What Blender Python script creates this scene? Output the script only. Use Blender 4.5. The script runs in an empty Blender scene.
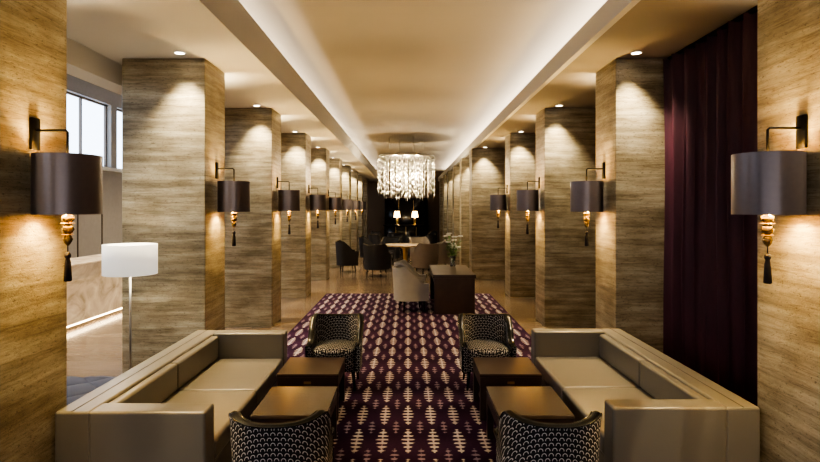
import bpy, bmesh, math, random
from mathutils import Matrix, Vector
random.seed(7)
sc = bpy.context.scene
try:
    sc.view_settings.view_transform = 'AgX'
    sc.view_settings.look = 'AgX - High Contrast'
    sc.view_settings.exposure = 0.78
except Exception as e:
    print(e)

# ---------------------------------------------------------------- materials
class NT:
    def __init__(s, name):
        s.m = bpy.data.materials.new(name); s.m.use_nodes = True
        s.t = s.m.node_tree; s.p = s.t.nodes['Principled BSDF']
    def n(s, typ, **kw):
        nd = s.t.nodes.new(typ)
        for k, v in kw.items(): setattr(nd, k, v)
        return nd
    def l(s, a, b): s.t.links.new(a, b)
    def math(s, op, a, b=None, c=None):
        nd = s.n('ShaderNodeMath', operation=op)
        for i, v in enumerate((a, b, c)):
            if v is None: continue
            if isinstance(v, (int, float)): nd.inputs[i].default_value = v
            else: s.l(v, nd.inputs[i])
        return nd.outputs[0]
    def coord(s, scale=(1, 1, 1), rnd=False):
        tc = s.n('ShaderNodeTexCoord'); mp = s.n('ShaderNodeMapping')
        mp.inputs['Scale'].default_value = scale
        s.l(tc.outputs['Object'], mp.inputs['Vector'])
        if rnd:
            oi = s.n('ShaderNodeObjectInfo')
            v = s.math('MULTIPLY', oi.outputs['Random'], 37.0)
            cb = s.n('ShaderNodeCombineXYZ')
            for i in range(3): s.l(v, cb.inputs[i])
            s.l(cb.outputs[0], mp.inputs['Location'])
        return mp.outputs[0]
    def noise(s, vec, scale, detail=4, rough=.5, dist=0):
        nd = s.n('ShaderNodeTexNoise')
        nd.inputs['Scale'].default_value = scale; nd.inputs['Detail'].default_value = detail
        nd.inputs['Roughness'].default_value = rough; nd.inputs['Distortion'].default_value = dist
        s.l(vec, nd.inputs['Vector']); return nd.outputs['Fac']
    def ramp(s, fac, stops):
        r = s.n('ShaderNodeValToRGB'); e = r.color_ramp.elements
        while len(e) < len(stops): e.new(.5)
        for el, (p, c) in zip(e, stops):
            el.position = p; el.color = (*c, 1)
        s.l(fac, r.inputs[0]); return r.outputs[0]
    def mix(s, fac, a, b, blend='MIX'):
        nd = s.n('ShaderNodeMix', data_type='RGBA', blend_type=blend)
        for sock, v in ((nd.inputs[0], fac), (nd.inputs[6], a), (nd.inputs[7], b)):
            if isinstance(v, (int, float)): sock.default_value = v
            elif isinstance(v, tuple): sock.default_value = (*v, 1)
            else: s.l(v, sock)
        return nd.outputs[2]
    def bump(s, h, strength=.3, dist=.01):
        b = s.n('ShaderNodeBump'); b.inputs['Strength'].default_value = strength
        b.inputs['Distance'].default_value = dist
        s.l(h, b.inputs['Height']); s.l(b.outputs[0], s.p.inputs['Normal'])
    def set(s, **kw):
        for k, v in kw.items():
            i = s.p.inputs[k.replace('_', ' ')]
            if isinstance(v, tuple): i.default_value = (*v, 1)
            elif isinstance(v, (int, float)): i.default_value = v
            else: s.l(v, i)
        return s

def plain(name, col, rough=.5, metal=0, var=.08, nscale=12, bump=0, **kw):
    m = NT(name)
    f = m.noise(m.coord(), nscale, 3)
    c = m.mix(f, tuple(x*(1-var) for x in col), tuple(min(1, x*(1+var)) for x in col))
    m.set(Base_Color=c, Roughness=rough, Metallic=metal, **kw)
    if bump: m.bump(m.noise(m.coord(), nscale*12, 2), bump, .004)
    return m.m

def travertine():
    m = NT('travertine')
    v = m.coord((.55, .55, 7.0), True)
    a = m.noise(v, 2.2, 12, .72, .05)
    col = m.ramp(a, [(.32, (.18, .15, .10)), (.43, (.29, .25, .175)), (.54, (.40, .352, .262)), (.66, (.52, .475, .37))])
    cl = m.noise(m.coord((1.3, 1.3, 2.2), True), 1.6, 6, .62)
    col = m.mix(1.0, col, m.ramp(cl, [(.34, (.64, .60, .53)), (.6, (1, 1, 1))]), 'MULTIPLY')
    vv = m.noise(m.coord((.3, .3, 7), True), 2.2, 4, .5)
    vein = m.ramp(vv, [(.485, (1, 1, 1)), (.5, (.55, .49, .40)), (.515, (1, 1, 1))])
    col = m.mix(.7, col, vein, 'MULTIPLY')
    v2 = m.coord((12, 12, 34), True)
    b = m.noise(v2, 2.6, 7, .8)
    pit = m.ramp(b, [(.37, (.25, .21, .16)), (.44, (1, 1, 1))])
    col = m.mix(.85, col, pit, 'MULTIPLY')
    m.set(Base_Color=col, Roughness=.36)
    m.bump(b, .4, .01)
    return m.m

def wood_floor():
    m = NT('floor_planks')
    tc = m.coord((1, 1, 1))
    br = m.n('ShaderNodeTexBrick'); m.l(tc, br.inputs['Vector'])
    br.inputs['Scale'].default_value = 1; br.inputs['Brick Width'].default_value = 1.6
    br.inputs['Row Height'].default_value = .2; br.inputs['Mortar Size'].default_value = .003
    br.inputs['Color1'].default_value = (.17, .125, .095, 1); br.inputs['Color2'].default_value = (.26, .20, .15, 1)
    br.inputs['Mortar'].default_value = (.05, .035, .025, 1)
    g = m.noise(m.coord((1, 12, 1)), 3, 6, .6)
    gr = m.ramp(g, [(.3, (.6, .6, .6)), (.7, (1, 1, 1))])
    m.set(Base_Color=m.mix(1.0, br.outputs['Color'], gr, 'MULTIPLY'), Roughness=.18)
    m.bump(g, .05, .004)
    return m.m

def carpet_mat():
    m = NT('ikat_carpet')
    tc = m.n('ShaderNodeTexCoord'); sp = m.n('ShaderNodeSeparateXYZ'); m.l(tc.outputs['Object'], sp.inputs[0])
    X, Y = sp.outputs[0], sp.outputs[1]
    nz = m.noise(m.coord(), 60, 2)
    CX, CY = .20, .54
    def motif(offx, offy, halfw, bars, ln, spine):
        u = m.math('SUBTRACT', m.math('FRACT', m.math('ADD', m.math('DIVIDE', X, CX), offx+.5)), .5)
        v = m.math('SUBTRACT', m.math('FRACT', m.math('ADD', m.math('DIVIDE', Y, CY), offy)), .5)
        au = m.math('ABSOLUTE', u); av = m.math('ABSOLUTE', v)
        env = m.math('MULTIPLY', m.math('POWER', m.math('DIVIDE', m.math('MAXIMUM', m.math('SUBTRACT', ln, av), 0), ln), .55), halfw)
        inl = m.math('LESS_THAN', av, ln)
        s = m.math('SINE', m.math('MULTIPLY', v, 2*math.pi*bars))
        sq = m.math('MINIMUM', m.math('MAXIMUM', m.math('ADD', m.math('MULTIPLY', s, 1.8), .1), 0), 1)
        wid = m.math('ADD', m.math('MULTIPLY', env, sq), spine)
        wid = m.math('ADD', wid, m.math('MULTIPLY', m.math('SUBTRACT', nz, .5), .20))
        k = m.math('MINIMUM', m.math('MULTIPLY', m.math('MAXIMUM', m.math('SUBTRACT', wid, au), 0), 16), 1)
        return m.math('MULTIPLY', k, inl)
    a = motif(0, 0, .22, 8, .41, .055)
    b2 = motif(.5, .5, .14, 8, .24, .035)
    f = m.noise(m.coord(), 60, 3)
    band = m.math('ADD', m.math('MULTIPLY', m.math('SINE', m.math('MULTIPLY', Y, 2*math.pi/CY)), .5), .5)
    base = m.mix(m.math('MULTIPLY', band, .6), (.026, .0085, .034), (.066, .026, .080))
    base = m.mix(m.math('MULTIPLY', f, .5), base, (.018, .006, .023))
    c = m.mix(m.math('MULTIPLY', a, .85), base, (.58, .54, .57))
    c = m.mix(m.math('MULTIPLY', b2, .7), c, (.36, .29, .38))
    m.set(Base_Color=c, Roughness=.95, Specular_IOR_Level=.12)
    m.bump(f, .5, .006)
    return m.m

def scale_fabric():
    m = NT('scallop_fabric')
    tc = m.n('ShaderNodeTexCoord'); sp = m.n('ShaderNodeSeparateXYZ'); m.l(tc.outputs['Object'], sp.inputs[0])
    X, Y, Z = sp.outputs
    h = m.math('MULTIPLY', X, 1/.036)
    w = m.math('MULTIPLY', m.math('ADD', Z, Y), 1/.026)
    row = m.math('FLOOR', w)
    stag = m.math('MULTIPLY', m.math('MODULO', m.math('ABSOLUTE', row), 2), .5)
    u = m.math('SUBTRACT', m.math('FRACT', m.math('ADD', h, stag)), .5)
    v = m.math('FRACT', w)
    r = m.math('SQRT', m.math('ADD', m.math('POWER', u, 2), m.math('MULTIPLY', m.math('POWER', m.math('SUBTRACT', v, .1), 2), .5)))
    inside = m.math('MULTIPLY', m.math('GREATER_THAN', r, .26), m.math('LESS_THAN', r, .38))
    c = m.mix(inside, (.010, .010, .014), (.56, .54, .54))
    m.set(Base_Color=c, Roughness=.8)
    return m.m

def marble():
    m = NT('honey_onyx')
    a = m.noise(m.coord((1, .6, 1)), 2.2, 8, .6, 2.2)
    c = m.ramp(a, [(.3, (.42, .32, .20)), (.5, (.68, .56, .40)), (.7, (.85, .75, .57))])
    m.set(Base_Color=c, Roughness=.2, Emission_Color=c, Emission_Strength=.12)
    return m.m

def emis(name, col, st, base=(.8, .8, .8)):
    m = NT(name); f = m.noise(m.coord(), 5, 1)
    m.set(Base_Color=m.mix(f, base, tuple(x*.95 for x in base)), Emission_Color=col, Emission_Strength=st, Roughness=.6)
    return m.m

def velvet():
    m = NT('plum_velvet')
    f = m.noise(m.coord((1, 8, 1)), 3, 4)
    m.set(Base_Color=m.mix(f, (.034, .006, .015), (.078, .014, .034)), Roughness=.55, Sheen_Weight=.55, Sheen_Roughness=.3)
    m.p.inputs['Sheen Tint'].default_value = (.7, .18, .34, 1)
    return m.m

TRAV = travertine(); FLOOR = wood_floor(); CARPET = carpet_mat(); SCALE = scale_fabric(); ONYX = marble(); VELV = velvet()
PLASTER = plain('ceiling_plaster', (.44, .41, .37), .9, var=.03, nscale=2)
TAUPE = plain('soffit_paint_taupe', (.34, .30, .25), .85, var=.04, nscale=2)
WHITEP = plain('soffit_paint_white', (.68, .66, .63), .85, var=.03, nscale=2)
DARKW = plain('dark_wall_paint', (.10, .075, .055), .6)
GREYW = plain('grey_wall_paint', (.34, .32, .30), .8)
BLACKM = plain('blackened_steel', (.012, .011, .011), .35, .8)
BLACKG = plain('black_lacquer', (.008, .008, .009), .18)
SHADE = plain('taupe_silk_shade', (.17, .142, .145), .30, .45, var=.08, nscale=40)
GOLDI = plain('gold_foil_lining', (.45, .34, .18), .5, .3)
BRASS = plain('brass', (.60, .42, .19), .28, 1)
AMBER = NT('amber_glass').set(Base_Color=(.20, .135, .05), Roughness=.10, Metallic=.6, Coat_Weight=.6).m
TASSEL = plain('black_silk_tassel', (.012, .008, .012), .7)
LEATHER = plain('greige_leather', (.205, .188, .160), .30, var=.05, nscale=6, bump=.12)
LEATHD = plain('leather_plinth', (.05, .045, .04), .5)
WENGE = plain('wenge_wood', (.042, .026, .022), .32, var=.35, nscale=9)
TTOP = plain('smoked_oak_top', (.075, .056, .047), .2, var=.3, nscale=7)
NAVY = plain('navy_velvet', (.012, .018, .055), .7, Sheen_Weight=.15)
CHARC = plain('charcoal_fabric', (.022, .022, .028), .8)
GREYF = plain('pale_grey_fabric', (.36, .355, .35), .85)
TAUF = plain('taupe_fabric', (.20, .17, .145), .85)
STEEL = plain('brushed_steel', (.5, .48, .45), .3, 1)
LINEN = emis('white_linen_shade', (1, .95, .86), .30, (.85, .84, .80))
LINENLIT = emis('lit_linen_shade', (1, .66, .32), 5)
LEDM = emis('warm_led_strip', (1, .78, .48), 5)
LENS = emis('downlight_lens', (1, .88, .7), 10)
WINM = emis('overcast_daylight_glass', (.66, .80, 1.0), 2.1)
FILLM = emis('front_fill_glow', (.95, .95, 1.0), 1.3)  # emission for the added fill panes behind the camera
CRYST = NT('crystal_rods').set(Base_Color=(.85, .80, .70), Metallic=.7, Roughness=.15, Emission_Color=(1, .84, .58), Emission_Strength=.18).m  # weak emission paints warm glints onto the rods
GLASS = NT('clear_glass').set(Base_Color=(.9, .95, .93), Roughness=.03, Transmission_Weight=.9, IOR=1.45).m
LEAF = plain('leaf_green', (.12, .24, .06), .5, var=.3)
PETAL = plain('white_petal', (.9, .89, .84), .6)
BROWNTAB = plain('walnut_top', (.36, .28, .20), .3, var=.2)

# ---------------------------------------------------------------- mesh builder
class MB:
    def __init__(s): s.bm = bmesh.new(); s.mats = []
    def mi(s, mat):
        if mat not in s.mats: s.mats.append(mat)
        return s.mats.index(mat)
    def _add(s, tb, mat, smooth):
        i = s.mi(mat)
        for f in tb.faces: f.material_index = i; f.smooth = smooth
        me = bpy.data.meshes.new('tmp'); tb.to_mesh(me); tb.free()
        s.bm.from_mesh(me); bpy.data.meshes.remove(me)
    def box(s, x0, x1, y0, y1, z0, z1, mat, bev=0, seg=2, rot=None):
        tb = bmesh.new(); bmesh.ops.create_cube(tb, size=1)
        c = Vector(((x0+x1)/2, (y0+y1)/2, (z0+z1)/2))
        for v in tb.verts:
            v.co = Vector((v.co.x*(x1-x0), v.co.y*(y1-y0), v.co.z*(z1-z0)))
        if bev: bmesh.ops.bevel(tb, geom=tb.edges[:], offset=bev, segments=seg, profile=.5, affect='EDGES')
        if rot: bmesh.ops.rotate(tb, verts=tb.verts, cent=(0, 0, 0), matrix=rot)
        bmesh.ops.translate(tb, verts=tb.verts, vec=c)
        s._add(tb, mat, bool(bev)); return s
    def lathe(s, prof, mat, c=(0, 0, 0), n=32, smooth=True, caps=True):
        tb = bmesh.new(); rings = []
        for r, z in prof:
            rings.append([tb.verts.new((c[0]+max(r, .0004)*math.cos(2*math.pi*i/n), c[1]+max(r, .0004)*math.sin(2*math.pi*i/n), c[2]+z)) for i in range(n)])
        for a, b in zip(rings, rings[1:]):
            for i in range(n): tb.faces.new((a[i], a[(i+1) % n], b[(i+1) % n], b[i]))
        if caps: tb.faces.new(rings[0][::-1]); tb.faces.new(rings[-1])
        bmesh.ops.recalc_face_normals(tb, faces=tb.faces)
        s._add(tb, mat, smooth); return s
    def tube(s, pts, r, mat, n=8, closed=False, r2=None):
        tb = bmesh.new(); rings = []; P = [Vector(p) for p in pts]
        for k, p in enumerate(P):
            if closed: d = P[(k+1) % len(P)]-P[k-1]
            else: d = P[min(k+1, len(P)-1)]-P[max(k-1, 0)]
            d.normalize(); up = Vector((0, 0, 1)) if abs(d.z) < .9 else Vector((1, 0, 0))
            a = d.cross(up).normalized(); b = d.cross(a)
            rr = r if r2 is None else r+(r2-r)*k/(len(P)-1)
            rings.append([tb.verts.new(p+rr*(math.cos(2*math.pi*i/n)*a+math.sin(2*math.pi*i/n)*b)) for i in range(n)])
        m = len(rings)
        for k in range(m if closed else m-1):
            a, b = rings[k], rings[(k+1) % m]
            for i in range(n): tb.faces.new((a[i], a[(i+1) % n], b[(i+1) % n], b[i]))
        if not closed: tb.faces.new(rings[0][::-1]); tb.faces.new(rings[-1])
        bmesh.ops.recalc_face_normals(tb, faces=tb.faces)
        s._add(tb, mat, True); return s
    def grid(s, fn, nu, nv, mat, smooth=True):
        tb = bmesh.new()
        V = [[tb.verts.new(fn(i/nu, j/nv)) for j in range(nv+1)] for i in range(nu+1)]
        for i in range(nu):
            for j in range(nv): tb.faces.new((V[i][j], V[i+1][j], V[i+1][j+1], V[i][j+1]))
        s._add(tb, mat, smooth); return s
    def ico(s, c, r, mat, sub=2, sc_=(1, 1, 1)):
        tb = bmesh.new(); bmesh.ops.create_icosphere(tb, subdivisions=sub, radius=r)
        for v in tb.verts: v.co = Vector((v.co.x*sc_[0]+c[0], v.co.y*sc_[1]+c[1], v.co.z*sc_[2]+c[2]))
        s._add(tb, mat, True); return s
    def mesh(s, name):
        me = bpy.data.meshes.new(name); s.bm.to_mesh(me); s.bm.free()
        for m in s.mats: me.materials.append(m)
        return me

def place(name, me, loc=(0, 0, 0), rz=0, wn=False, scale=1):
    o = bpy.data.objects.new(name, me); sc.collection.objects.link(o)
    o.location = loc; o.rotation_euler = (0, 0, rz); o.scale = (scale,)*3
    if wn:
        md = o.modifiers.new('wn', 'WEIGHTED_NORMAL'); md.keep_sharp = True
    return o

def slab(name, x0, x1, y0, y1, z0, z1, mat, bev=0):
    b = MB(); b.box(x0, x1, y0, y1, z0, z1, mat, bev)
    return place(name, b.mesh(name))

def light(name, typ, parent, loc, energy, col=(1, .78, .5), rot=(0, 0, 0), **kw):
    L = bpy.data.lights.new(name, typ); L.energy = energy; L.color = col
    for k, v in kw.items(): setattr(L, k, v)
    o = bpy.data.objects.new(name, L); sc.collection.objects.link(o)
    o.location = loc; o.rotation_euler = rot
    if parent: o.parent = parent
    return o

# ---------------------------------------------------------------- shell
Y0, Y1 = -5.0, 31.0
SOF = 3.38; TOP = 3.95
slab('floor', -7.0, 3.5, Y0, Y1, -.12, 0, FLOOR)
slab('wall_right', 3.3, 3.5, Y0, Y1, 0, 4.2, DARKW)
slab('wall_end', -7.0, 3.5, Y1, Y1+.2, 0, 4.9, plain('umber_wall', (.16, .11, .07), .6))
b = MB(); b.box(-7.0, 3.5, Y0-.2, Y0, 3.1, 4.9, GREYW); b.box(-7.0, 3.5, Y0-.2, Y0, 0, .3, GREYW)
for x in (-7.0, -5.0, -3.1, -1.3, .6, 2.4, 3.3): b.box(x, x+.2, Y0-.2, Y0, .3, 3.1, GREYW)
place('wall_back', b.mesh('wall_back'))
k = 100
for x0, x1 in ((-6.8, -5.0), (-4.8, -3.1), (-2.9, -1.3), (-1.1, .6), (.8, 2.4), (2.6, 3.3)):  # invented glazing, unseen behind the camera, added as soft front fill
    b = MB(); b.box(x0, x1, Y0-.14, Y0-.12, .3, 3.1, FILLM)
    for xx in (x0+.03, (x0+x1)/2, x1-.03): b.box(xx-.03, xx+.03, Y0-.12, Y0-.05, .3, 3.1, BLACKM)
    for zz in (.33, 2.2, 3.07): b.box(x0, x1, Y0-.12, Y0-.05, zz-.03, zz+.03, BLACKM)
    place('fill_window_%d' % k, b.mesh('window')); k += 1
# left wall with window openings
b = MB(); b.box(-7.0, -6.8, Y0, Y1, 0, 2.75, GREYW); b.box(-7.0, -6.8, Y0, Y1, 4.2, 4.9, GREYW)
y = Y0
while y < Y1-.1:
    b.box(-7.0, -6.8, y, y+.25, 2.75, 4.2, GREYW); y += 2.2
yy = Y0+1
while yy < Y1:
    b.box(-6.8, -6.785, yy, yy+.03, 0, 2.68, DARKW); yy += .9
b.box(-6.8, -6.74, Y0, Y1, 2.68, 2.76, WHITEP)
place('wall_left', b.mesh('wall_left'))
y = Y0+.25; k = 1
while y < Y1-.5:
    w = min(1.95, Y1-y); b = MB()
    b.box(-6.97, -6.95, y, y+w, 2.75, 4.2, WINM)
    for q in range(3):
        yy = y+.02+q*(w-.04)/2; b.box(-6.95, -6.90, yy-.02, yy+.02, 2.75, 4.2, TAUF)
    for zz in (2.77, 4.18): b.box(-6.95, -6.90, y, y+w, zz-.018, zz+.018, TAUF)
    place('fill_window_%d' % k, b.mesh('window')); y += 2.2; k += 1
# ceilings
slab('ceiling', -3.1, 3.5, Y0, Y1, TOP, TOP+.15, PLASTER)
slab('ceiling_aisle', -7.0, -3.1, Y0, Y1, 4.6, 4.75, WHITEP)
b = MB(); b.box(-3.1, -1.62, Y0, Y1, SOF, SOF+.10, WHITEP); b.box(-1.62, -1.56, Y0, Y1, SOF, SOF+.36, WHITEP)
place('ceiling_soffit_left', b.mesh('s'))
b = MB(); b.box(1.74, 3.3, Y0, Y1, SOF, SOF+.10, TAUPE); b.box(1.68, 1.74, Y0, Y1, SOF, SOF+.20, WHITEP)
place('ceiling_soffit_right', b.mesh('s'))
b = MB(); b.box(-3.35, -3.1, Y0, Y1, 3.15, 4.6, WHITEP)
place('ceiling_beam', b.mesh('s'))
def cove(x, nm, e):
    b = MB(); b.box(-.03, .03, -17, 17, 0, .03, LEDM)
    o = place(nm, b.mesh('cove_led_strip'), (x, 13, SOF+.101))
    light('cove_glow', 'AREA', o, (0, 0, .05), e, (1, .88, .71), (math.pi, 0, 0), shape='RECTANGLE', size=.08, size_y=33)
cove(-2.1, 'cove_led_strip', 200); cove(2.15, 'cove_led_strip', 230)

# ---------------------------------------------------------------- columns
CW, CD = .86, .62
b = MB(); b.box(-CW/2, CW/2, -CD/2, CD/2, 0, SOF-.001, TRAV, .006, 1)
COLM = b.mesh('stone_column')
fronts = [2.77-.0, 5.69, 8.49, 11.29, 14.1, 16.9, 19.7, 22.5, 25.3, 28.1]
def rx(i): return [2.15, 2.15, 2.11, 2.1][i] if i < 4 else 1.64
b = MB(); b.box(-.10, .10, 0, .05, -.02, .02, BLACKM, .004, 1); b.lathe([(.03, -.01), (.045, .03), (.043, .03), (.028, -.008)], BLACKM, (0, .07, 0), 20, caps=False)
b.lathe([(.0, .0), (.03, .0)], LENS, (0, .07, 0), 20, caps=False)
UPL = b.mesh('column_uplight')
for i, f in enumerate([-.05]+fronts):
    j = max(0, i-1)
    place('stone_column', COLM, (-2.1-CW/2, f+CD/2, 0), wn=True)
    xr = rx(j)
    place('stone_column', COLM, (xr+CW/2, f+CD/2, 0), math.pi, wn=True)
    if i < 8:
        for xx in (-2.53, xr+.43):
            o = place('column_uplight', UPL, (xx, f+CD+.001, 2.80))
            light('uplight_beam', 'SPOT', o, (0, .07, .03), 56, (1, .82, .52), (math.pi, 0, 0), spot_size=math.radians(125), spot_blend=1.0, shadow_soft_size=.03)

# ---------------------------------------------------------------- sconces
def sconce_mesh():
    b = MB()
    b.box(0, .02, -.035, .035, .36, .54, BLACKM, .004, 1)
    b.tube([(.02, 0, .47), (.10, 0, .47), (.185, 0, .47), (.195, 0, .46), (.195, 0, .40), (.195, 0, .24)], .007, BLACKM, 10)
    R = .172
    c = (.195, 0, 0)
    b.lathe([(R, 0), (R, .33)], SHADE, c, 48, caps=False)
    b.lathe([(R-.004, .0), (R-.004, .33)], GOLDI, c, 48, caps=False)
    b.lathe([(R, 0), (R-.004, 0)], SHADE, c, 48, caps=False); b.lathe([(R, .33), (R-.004, .33)], SHADE, c, 48, caps=False)
    for a in range(3):
        t = a*2*math.pi/3; b.tube([(.195, 0, .30), (.195+(R-.003)*math.cos(t), (R-.003)*math.sin(t), .30)], .002, BLACKM, 6)
    b.tube([(.195, 0, .24), (.195, 0, -.01)], .006, BRASS, 8)
    b.lathe([(.012, .0), (.03, -.01), (.034, -.03), (.02, -.045), (.012, -.05), (.026, -.062), (.034, -.085), (.024, -.105), (.010, -.112),
             (.020, -.122), (.026, -.14), (.018, -.16), (.006, -.175)], AMBER, c, 24)
    b.lathe([(.036, -.047), (.036, -.052)], BRASS, c, 24); b.lathe([(.03, -.110), (.03, -.115)], BRASS, c, 24)
    b.tube([(.195, 0, -.17), (.195, 0, -.215)], .003, TASSEL, 6)
    b.lathe([(.006, -.21), (.016, -.222), (.017, -.237), (.011, -.248), (.016, -.27), (.021, -.37), (.017, -.375)], TASSEL, c, 14)
    return b.mesh('wall_sconce')
SM = sconce_mesh()
for i, f in enumerate(fronts[:8]):
    for side in (-1, 1):
        if side == 1 and i > 3: continue
        yy = f+CD/2+(.02 if i else 0)
        if side == 1 and i == 0: yy = 2.99
        o = place('wall_sconce', SM, (-2.1 if side < 0 else rx(i), yy, 1.79), 0 if side < 0 else math.pi)
        # two lamps either side of the stem
        for sy in (-.055, .055):
            light('sconce_bulb', 'POINT', o, (.10, sy, .15), 32 if i < 4 else 15, (1, .70, .29), shadow_soft_size=.028)

# ---------------------------------------------------------------- downlights
b = MB(); b.lathe([(.055, 0), (.055, -.006), (.045, -.006), (.045, -.002)], WHITEP, n=24, caps=False); b.lathe([(.045, -.003), (.044, -.002)], LENS, n=24)
DLM = b.mesh('recessed_downlight')
for i, f in enumerate(fronts[:9]):
    for side in (-1, 1):
        xx = 2.28 if not (side == 1 and i > 3) else 1.95
        o = place('recessed_downlight', DLM, (side*xx, f-.2, SOF-.001))
        light('downlight_beam', 'SPOT', o, (0, 0, -.02), 145, (1, .86, .60), (0, 0, 0), spot_size=math.radians(82), spot_blend=.9, shadow_soft_size=.03)

# ---------------------------------------------------------------- carpet
CZ = .0085
b = MB(); b.box(-1.75, 1.75, -5.6, 5.6, 0, .006, CARPET)
place('patterned_carpet', b.mesh('patterned_carpet'), (0, 6.2, 0.0))

# ---------------------------------------------------------------- sofas
def sofa_mesh():
    W, L, H = .89, 2.2, .62
    b = MB()
    b.box(.03, W-.05, .03, L-.03, 0, .06, LEATHD)
    b.box(.0, .21, .0, L, .06, H, LEATHER, .018, 3)
    b.box(.20, W, 0, .16, .06, H, LEATHER, .018, 3)
    b.box(.20, W, L-.16, L, .06, H, LEATHER, .018, 3)
    b.box(.20, W-.01, .15, L-.15, .06, .25, LEATHER, .012, 2)
    mid = L/2
    for y0, y1 in ((.163, mid-.002), (mid+.002, L-.163)):
        b.box(.21, W, y0, y1, .25, .385, LEATHER, .028, 4)
        b.box(.19, .27, y0, y1, .38, .60, LEATHER, .022, 3)
    b.tube([(.104, .0, H+.001), (.104, L, H+.001)], .002, LEATHD, 6)
    return b.mesh('leather_sofa')
SF = sofa_mesh()
place('leather_sofa', SF, (-2.08, 3.23, CZ), wn=True)
place('leather_sofa', SF, (2.12, 3.25+2.25, CZ), math.pi, wn=True)

# ---------------------------------------------------------------- armchairs
def armchair(fabric, trim, legm, a=.27, H=.74, arm=.45, seat=.42, depth=.3, front=.24, name='armchair'):
    b = MB()
    def plan(u):
        s_ = abs(u); sg = 1 if u >= 0 else -1
        if s_ < .66:
            th = s_/.66*math.pi/2
            return Vector((sg*a*math.sin(th)**.85, -depth*math.cos(th)**.75 if th < math.pi/2-1e-4 else 0, 0))
        return Vector((sg*a, (s_-.66)/.34*front, 0))
    def top(u):
        s_ = abs(u)
        t = min(1, max(0, (s_-.45)/.42)); t = t*t*(3-2*t)
        return H+.03*min(1, s_/.45)**2*(1-t)+(arm-H)*t
    def P(u, v, off):
        p = plan(u); e = 1e-3
        d = (plan(min(1, u+e))-plan(max(-1, u-e))).normalized()
        nrm = Vector((d.y, -d.x, 0))
        z = .2+(top(u)-.2)*v
        fl = 1+.22*max(0, (z-.35))
        q = p*fl+nrm*off; q.z = z
        return q
    T = .025
    b.grid(lambda i, j: P(-1+2*i, j, T), 64, 10, fabric)
    b.grid(lambda i, j: P(1-2*i, j, -T), 64, 10, fabric)
    b.grid(lambda i, j: P(-1+2*i, 1, T-2*T*j)+Vector((0, 0, .012*math.sin(math.pi*j))), 64, 4, trim)
    b.grid(lambda i, j: P(1-2*i, 0, T-2*T*j), 64, 1, trim)
    for sgn in (-1, 1):
        b.grid(lambda i, j: P(sgn, j, sgn*(T-2*T*i)), 1, 6, fabric)
        b.tube([P(sgn, j/8, sgn*T*.9) for j in range(9)], .007, trim)
    b.tube([P(-1+2*i/64, 1, T) for i in range(65)], .005, trim)
    b.tube([P(-1+2*i/64, 1, -T) for i in range(65)], .005, trim)
    def seatring(z, sh):
        pts = []
        for i in range(33):
            p = plan(-1+2*i/32)*sh; pts.append(Vector((p.x, p.y, z)))
        for i in range(1, 8):
            t = i/8; pts.append(Vector((a*sh*(1-2*t), (front+.05*math.sin(math.pi*t))*sh, z)))
        return pts
    tb = bmesh.new(); prev = None
    prof = [(.20, .86), (.205, .9), (seat-.12, .9), (seat-.115, .88), (seat-.105, .9), (seat-.03, .91), (seat-.008, .87), (seat+.008, .7), (seat+.013, .3)]
    for z, sh in prof:
        r = [tb.verts.new(p) for p in seatring(z, sh)]
        if prev:
            for i in range(len(r)): tb.faces.new((prev[i], prev[(i+1) % len(r)], r[(i+1) % len(r)], r[i]))
        else: tb.faces.new(r[::-1])
        prev = r
    tb.faces.new(prev); bmesh.ops.recalc_face_normals(tb, faces=tb.faces)
    b._add(tb, fabric, True)
    for x in (-.19, .19):
        for y in (-.17, .17):
            b.tube([(x*1.1, y*1.1, 0.003), (x, y, .22)], .011, legm, 10, r2=.02)
    return b.mesh(name)
PCH = armchair(SCALE, BLACKG, BLACKG, a=.240, H=.67, depth=.25)
place('patterned_armchair', PCH, (-.72, 3.16, CZ), .05)
place('patterned_armchair', PCH, (.80, 3.16, CZ), -.05)
place('patterned_armchair', PCH, (-.74, 5.66, CZ), math.pi)
place('patterned_armchair', PCH, (.80, 5.66, CZ), math.pi)

DCH = armchair(CHARC, BLACKG, BLACKG, a=.29, H=.86, arm=.6)
GCH = armchair(GREYF, GREYF, BLACKG, a=.25, H=.76, arm=.5)
TCH = armchair(TAUF, TAUF, BLACKG, a=.29, H=.86, arm=.6)
def chairs(nm, me, lst):
    for x, y, r in lst: place(nm, me, (x, y, 0.0 if y > 11.9 else CZ), r)
chairs('desk_chair', GCH, [(.07, 9.85, -math.pi/2+.2), (.08, 10.7, -math.pi/2-.1)])
chairs('dining_armchair', DCH, [(-1.75, 16.0, -1.3), (-.85, 14.9, -.35), (-.6, 18.2, 2.7), (.1, 19.2, 3.1)])
chairs('dining_armchair', TCH, [(.50, 15.3, .5), (.95, 16.6, 1.5), (.4, 18.1, -2.7)])
chairs('lounge_armchair', DCH, [(-1.1, 20.5, -1.2), (-.5, 22.2, .2), (.7, 21.0, 1.2), (-1.2, 23.2, -1.0), (-1.3, 18.6, -1.4), (.9, 23.4, 1.4)])

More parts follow.
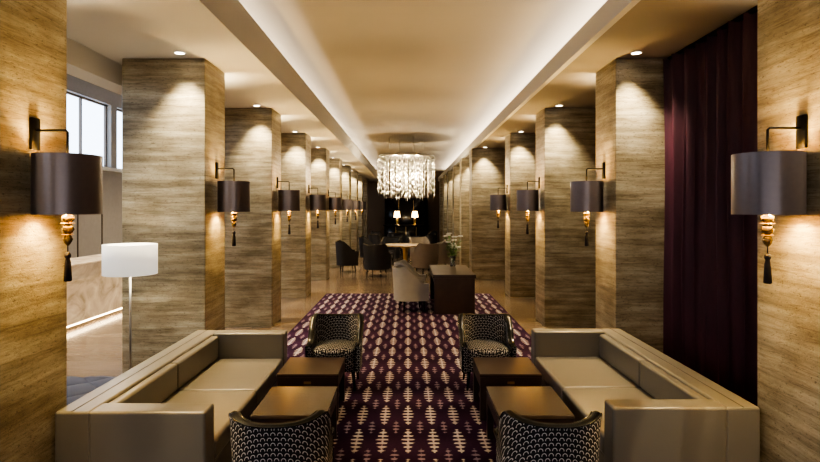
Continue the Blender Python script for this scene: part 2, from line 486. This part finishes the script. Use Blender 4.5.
# ---------------------------------------------------------------- coffee tables
def ctable(top, body, x=.52, y=.54, h=.40):
    b = MB()
    b.box(-x/2, x/2, -y/2, y/2, h-.03, h, top, .004, 1)
    b.box(-x/2+.004, x/2-.004, -y/2+.004, y/2-.004, h-.12, h-.03, body, .003, 1)
    for sx in (-1, 1):
        for sy in (-1, 1):
            cx, cy = sx*(x/2-.03), sy*(y/2-.03)
            b.box(cx-.025, cx+.025, cy-.025, cy+.025, 0, h-.11, body, .003, 1)
    b.box(-x/2+.05, x/2-.05, -y/2+.03, y/2-.03, .06, .08, body)
    b.box(-.03, .03, -y/2-.004, -y/2+.006, h-.085, h-.065, BRASS)
    return b.mesh('coffee_table')
CT1 = ctable(TTOP, WENGE, .52, .62); CT2 = ctable(WENGE, WENGE, .53, .54)
place('coffee_table', CT1, (-.82, 4.07, CZ), wn=True); place('coffee_table', CT1, (.88, 4.07, CZ), wn=True)
place('coffee_table', CT2, (-.86, 4.97, CZ), wn=True); place('coffee_table', CT2, (.88, 4.97, CZ), wn=True)

# ---------------------------------------------------------------- desk + vase
b = MB(); b.box(-.37, .37, -.85, .85, .62, .68, WENGE, .004, 1)
for sy in (-1, 1): b.box(-.35, .35, sy*.80-.04, sy*.80+.04, 0, .62, WENGE, .003, 1)
b.box(.27, .35, -.76, .76, 0, .62, WENGE, .003, 1); b.box(-.34, .27, -.76, .76, .50, .62, WENGE, .003, 1)
place('writing_desk', b.mesh('writing_desk'), (.80, 10.3, CZ), wn=True)
b = MB()
b.lathe([(.05, 0), (.055, .01), (.045, .10), (.06, .22), (.056, .22), (.041, .10), (.045, .015), (.0, .015)], GLASS, n=24, caps=False)
for i in range(22):
    a = random.uniform(0, 6.28); r = random.uniform(.03, .17); h = random.uniform(.34, .66)
    e = Vector((r*math.cos(a), r*math.sin(a), h))
    b.tube([(0, 0, .03), (e.x*.2, e.y*.2, .22), e], .003, LEAF, 6)
    if i % 4 != 0:
        for q in range(6):
            t = q*1.047; b.ico(e+Vector((.030*math.cos(t), .030*math.sin(t), 0)), .028, PETAL, 1, (1, 1, .6))
        b.ico(e, .014, BRASS, 1)
    for q in range(3):
        t = a+random.uniform(-1, 1); st = e*random.uniform(.45, .9); d = Vector((math.cos(t), math.sin(t), .5))*.10; sd = Vector((-math.sin(t), math.cos(t), 0))*.018
        b.grid(lambda i_, j_, st=st, d=d, sd=sd: st+d*i_+sd*(2*j_-1)*math.sin(math.pi*min(.98, i_+.05)), 4, 2, LEAF)
place('flower_vase', b.mesh('flower_vase'), (.88, 10.8, .6895))

# ---------------------------------------------------------------- dining table
b = MB(); b.lathe([(.0, .71), (.66, .71), (.70, .73), (.70, .75), (.0, .75)], BROWNTAB, n=48, caps=False)
b.lathe([(.32, 0), (.32, .02), (.10, .05), (.06, .3), (.08, .6), (.2, .71)], BRASS, n=24)
place('round_dining_table', b.mesh('t'), (-.08, 16.6, 0))

# ---------------------------------------------------------------- chandelier
b = MB()
b.lathe([(.82, 3.36), (.84, 3.37), (.84, 3.41), (.82, 3.42)], STEEL, n=48)
for a in range(4):
    t = a*math.pi/2+.4; b.tube([(.55*math.cos(t), .55*math.sin(t), 3.42), (.55*math.cos(t), .55*math.sin(t), TOP)], .008, STEEL, 6)
for R, n, lo in ((.83, 44, 2.2), (.67, 32, 2.12), (.48, 22, 2.10), (.28, 12, 2.08), (.1, 4, 2.1)):
    for i in range(n):
        t = 2*math.pi*i/n; x, y = R*math.cos(t), R*math.sin(t)
        x += random.uniform(-.03, .03); y += random.uniform(-.03, .03)
        L = lo+random.uniform(-.08, .22)
        b.tube([(x, y, 3.36), (x, y, L+.05)], .003, STEEL, 4)
        z = 3.34-random.uniform(0, .15)
        while z > L+.10:
            h = random.uniform(.05, .11); b.tube([(x, y, z), (x, y, z-h)], random.uniform(.010, .017), CRYST, 6); z -= h+random.uniform(.04, .14)
o = place('crystal_chandelier', b.mesh('crystal_chandelier'), (-.05, 16.5, 0))
for t in range(4):
    light('chandelier_bulb', 'POINT', o, (.38*math.cos(t*1.57), .38*math.sin(t*1.57), 2.8), 45, (1, .82, .54), shadow_soft_size=.05)

# ---------------------------------------------------------------- curtains
def curtain(y0, y1, x=2.70):
    L = y1-y0; n = int(L/.010)
    def f(i, j):
        y = L*i; w = y/.19*2*math.pi; z = j*3.34+.02
        amp = .075*(.75+.25*math.sin(y*7))*(1+.15*math.sin(z*2+y*3))
        return Vector((amp*math.sin(w+.25*math.sin(z*1.3+y*5))+.012*math.sin(2.7*w), y+.012*math.sin(2*w), z))
    b = MB(); b.grid(f, n, 24, VELV); b.box(-.03, .03, 0, L, 3.345, 3.378, BLACKM)
    place('velvet_curtain', b.mesh('velvet_curtain'), (x, y0, 0))
curtain(3.42, 5.66); curtain(9.15, 11.25); curtain(11.95, 14.05)

# ---------------------------------------------------------------- bench, floor lamp, counter
b = MB()
def tuft(i, j):
    x, y = -.42+.84*i, -.62+1.24*j
    u = x/.21*math.pi; v = y/.21*math.pi
    edge = min(1, min(i, 1-i, j, 1-j)*14)
    return Vector((x, y, .36+.06*math.sqrt(edge)*(.55+.45*abs(math.sin((u+v)/2)*math.sin((u-v)/2))**.5)))
b.grid(tuft, 84, 124, NAVY); b.box(-.42, .42, -.62, .62, .10, .362, NAVY, .01, 2)
for sx in (-.36, .36):
    for sy in (-.55, .55): b.tube([(sx, sy, 0), (sx, sy, .11)], .02, BLACKG, 10)
place('tufted_bench', b.mesh('tufted_bench'), (-2.62, 4.1, 0))

b = MB(); b.lathe([(.14, 0), (.14, .015), (.02, .022), (.012, .03)], STEEL, n=32)
b.tube([(0, 0, .02), (0, 0, 1.30)], .010, STEEL, 12)
b.lathe([(.225, 1.21), (.235, 1.21), (.235, 1.49), (.225, 1.49), (.225, 1.21)], LINEN, n=40, caps=False)
for t in range(3):
    b.tube([(0, 0, 1.30), (.227*math.cos(t*2.09), .227*math.sin(t*2.09), 1.30)], .004, STEEL, 6)
o = place('floor_lamp', b.mesh('floor_lamp'), (-2.6, 5.15, 0))
light('lamp_bulb', 'POINT', o, (0, 0, 1.37), 8, (1, .88, .68), shadow_soft_size=.04)

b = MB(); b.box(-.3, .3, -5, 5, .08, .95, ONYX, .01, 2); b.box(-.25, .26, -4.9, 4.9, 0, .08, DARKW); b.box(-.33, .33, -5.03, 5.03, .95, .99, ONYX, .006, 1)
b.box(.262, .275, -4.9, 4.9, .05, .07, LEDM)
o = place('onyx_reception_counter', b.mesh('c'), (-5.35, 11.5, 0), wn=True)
light('counter_underglow', 'AREA', o, (.33, 0, .075), 14, (1, .74, .42), (0, 0, 0), shape='RECTANGLE', size=.05, size_y=9.8)
for yy in (6, 9, 12, 15):
    o = place('recessed_downlight', DLM, (-4.5, yy, 4.599))
    light('downlight_beam', 'SPOT', o, (0, 0, -.02), 400, (1, .82, .58), (0, 0, 0), spot_size=math.radians(100), spot_blend=.9, shadow_soft_size=.03)

# ---------------------------------------------------------------- far end
b = MB(); b.box(-1.25, 1.05, 29.6, 29.75, 0, 2.4, BLACKG, .01, 1)
for x in (-.5, .3): b.box(x-.005, x+.005, 29.59, 29.61, .1, 2.3, BRASS)
place('black_lacquer_screen', b.mesh('scr'))
b = MB(); b.box(-1.2, 1.0, -.3, .3, 1.0, 1.05, BLACKG, .005, 1); b.box(-1.15, .95, -.25, .25, 0, 1.0, BLACKG, .005, 1)
for x in (-.6, -.1, .4): b.box(x-.01, x+.01, -.262, -.25, .1, .95, BRASS)
place('bar_console', b.mesh('con'), (0, 27, 0))
b = MB(); b.lathe([(.08, 0), (.08, .02), (.03, .04), (.05, .15), (.06, .25), (.02, .36), (.01, .42)], BRASS, n=20)
b.lathe([(.16, .36), (.12, .66)], LINENLIT, n=24, caps=False)
TL = b.mesh('table_lamp')
for x in (-.54, .34):
    o = place('table_lamp', TL, (x, 27, 1.05)); light('lamp_bulb', 'POINT', o, (0, 0, .5), 14, (1, .65, .3), shadow_soft_size=.04)

# ---------------------------------------------------------------- world + camera
w = bpy.data.worlds.new('World'); sc.world = w; w.use_nodes = True
w.node_tree.nodes['Background'].inputs[0].default_value = (.6, .7, .9, 1); w.node_tree.nodes['Background'].inputs[1].default_value = .3
cam = bpy.data.cameras.new('Camera'); co = bpy.data.objects.new('Camera', cam); sc.collection.objects.link(co)
co.location = (0, 0, 1.82); co.rotation_euler = (math.pi/2, 0, 0)
cam.sensor_width = 36; cam.lens = 550/820*36; cam.shift_x = 2/820; cam.shift_y = -22/820
cam.clip_start = .05; cam.clip_end = 200
sc.camera = co
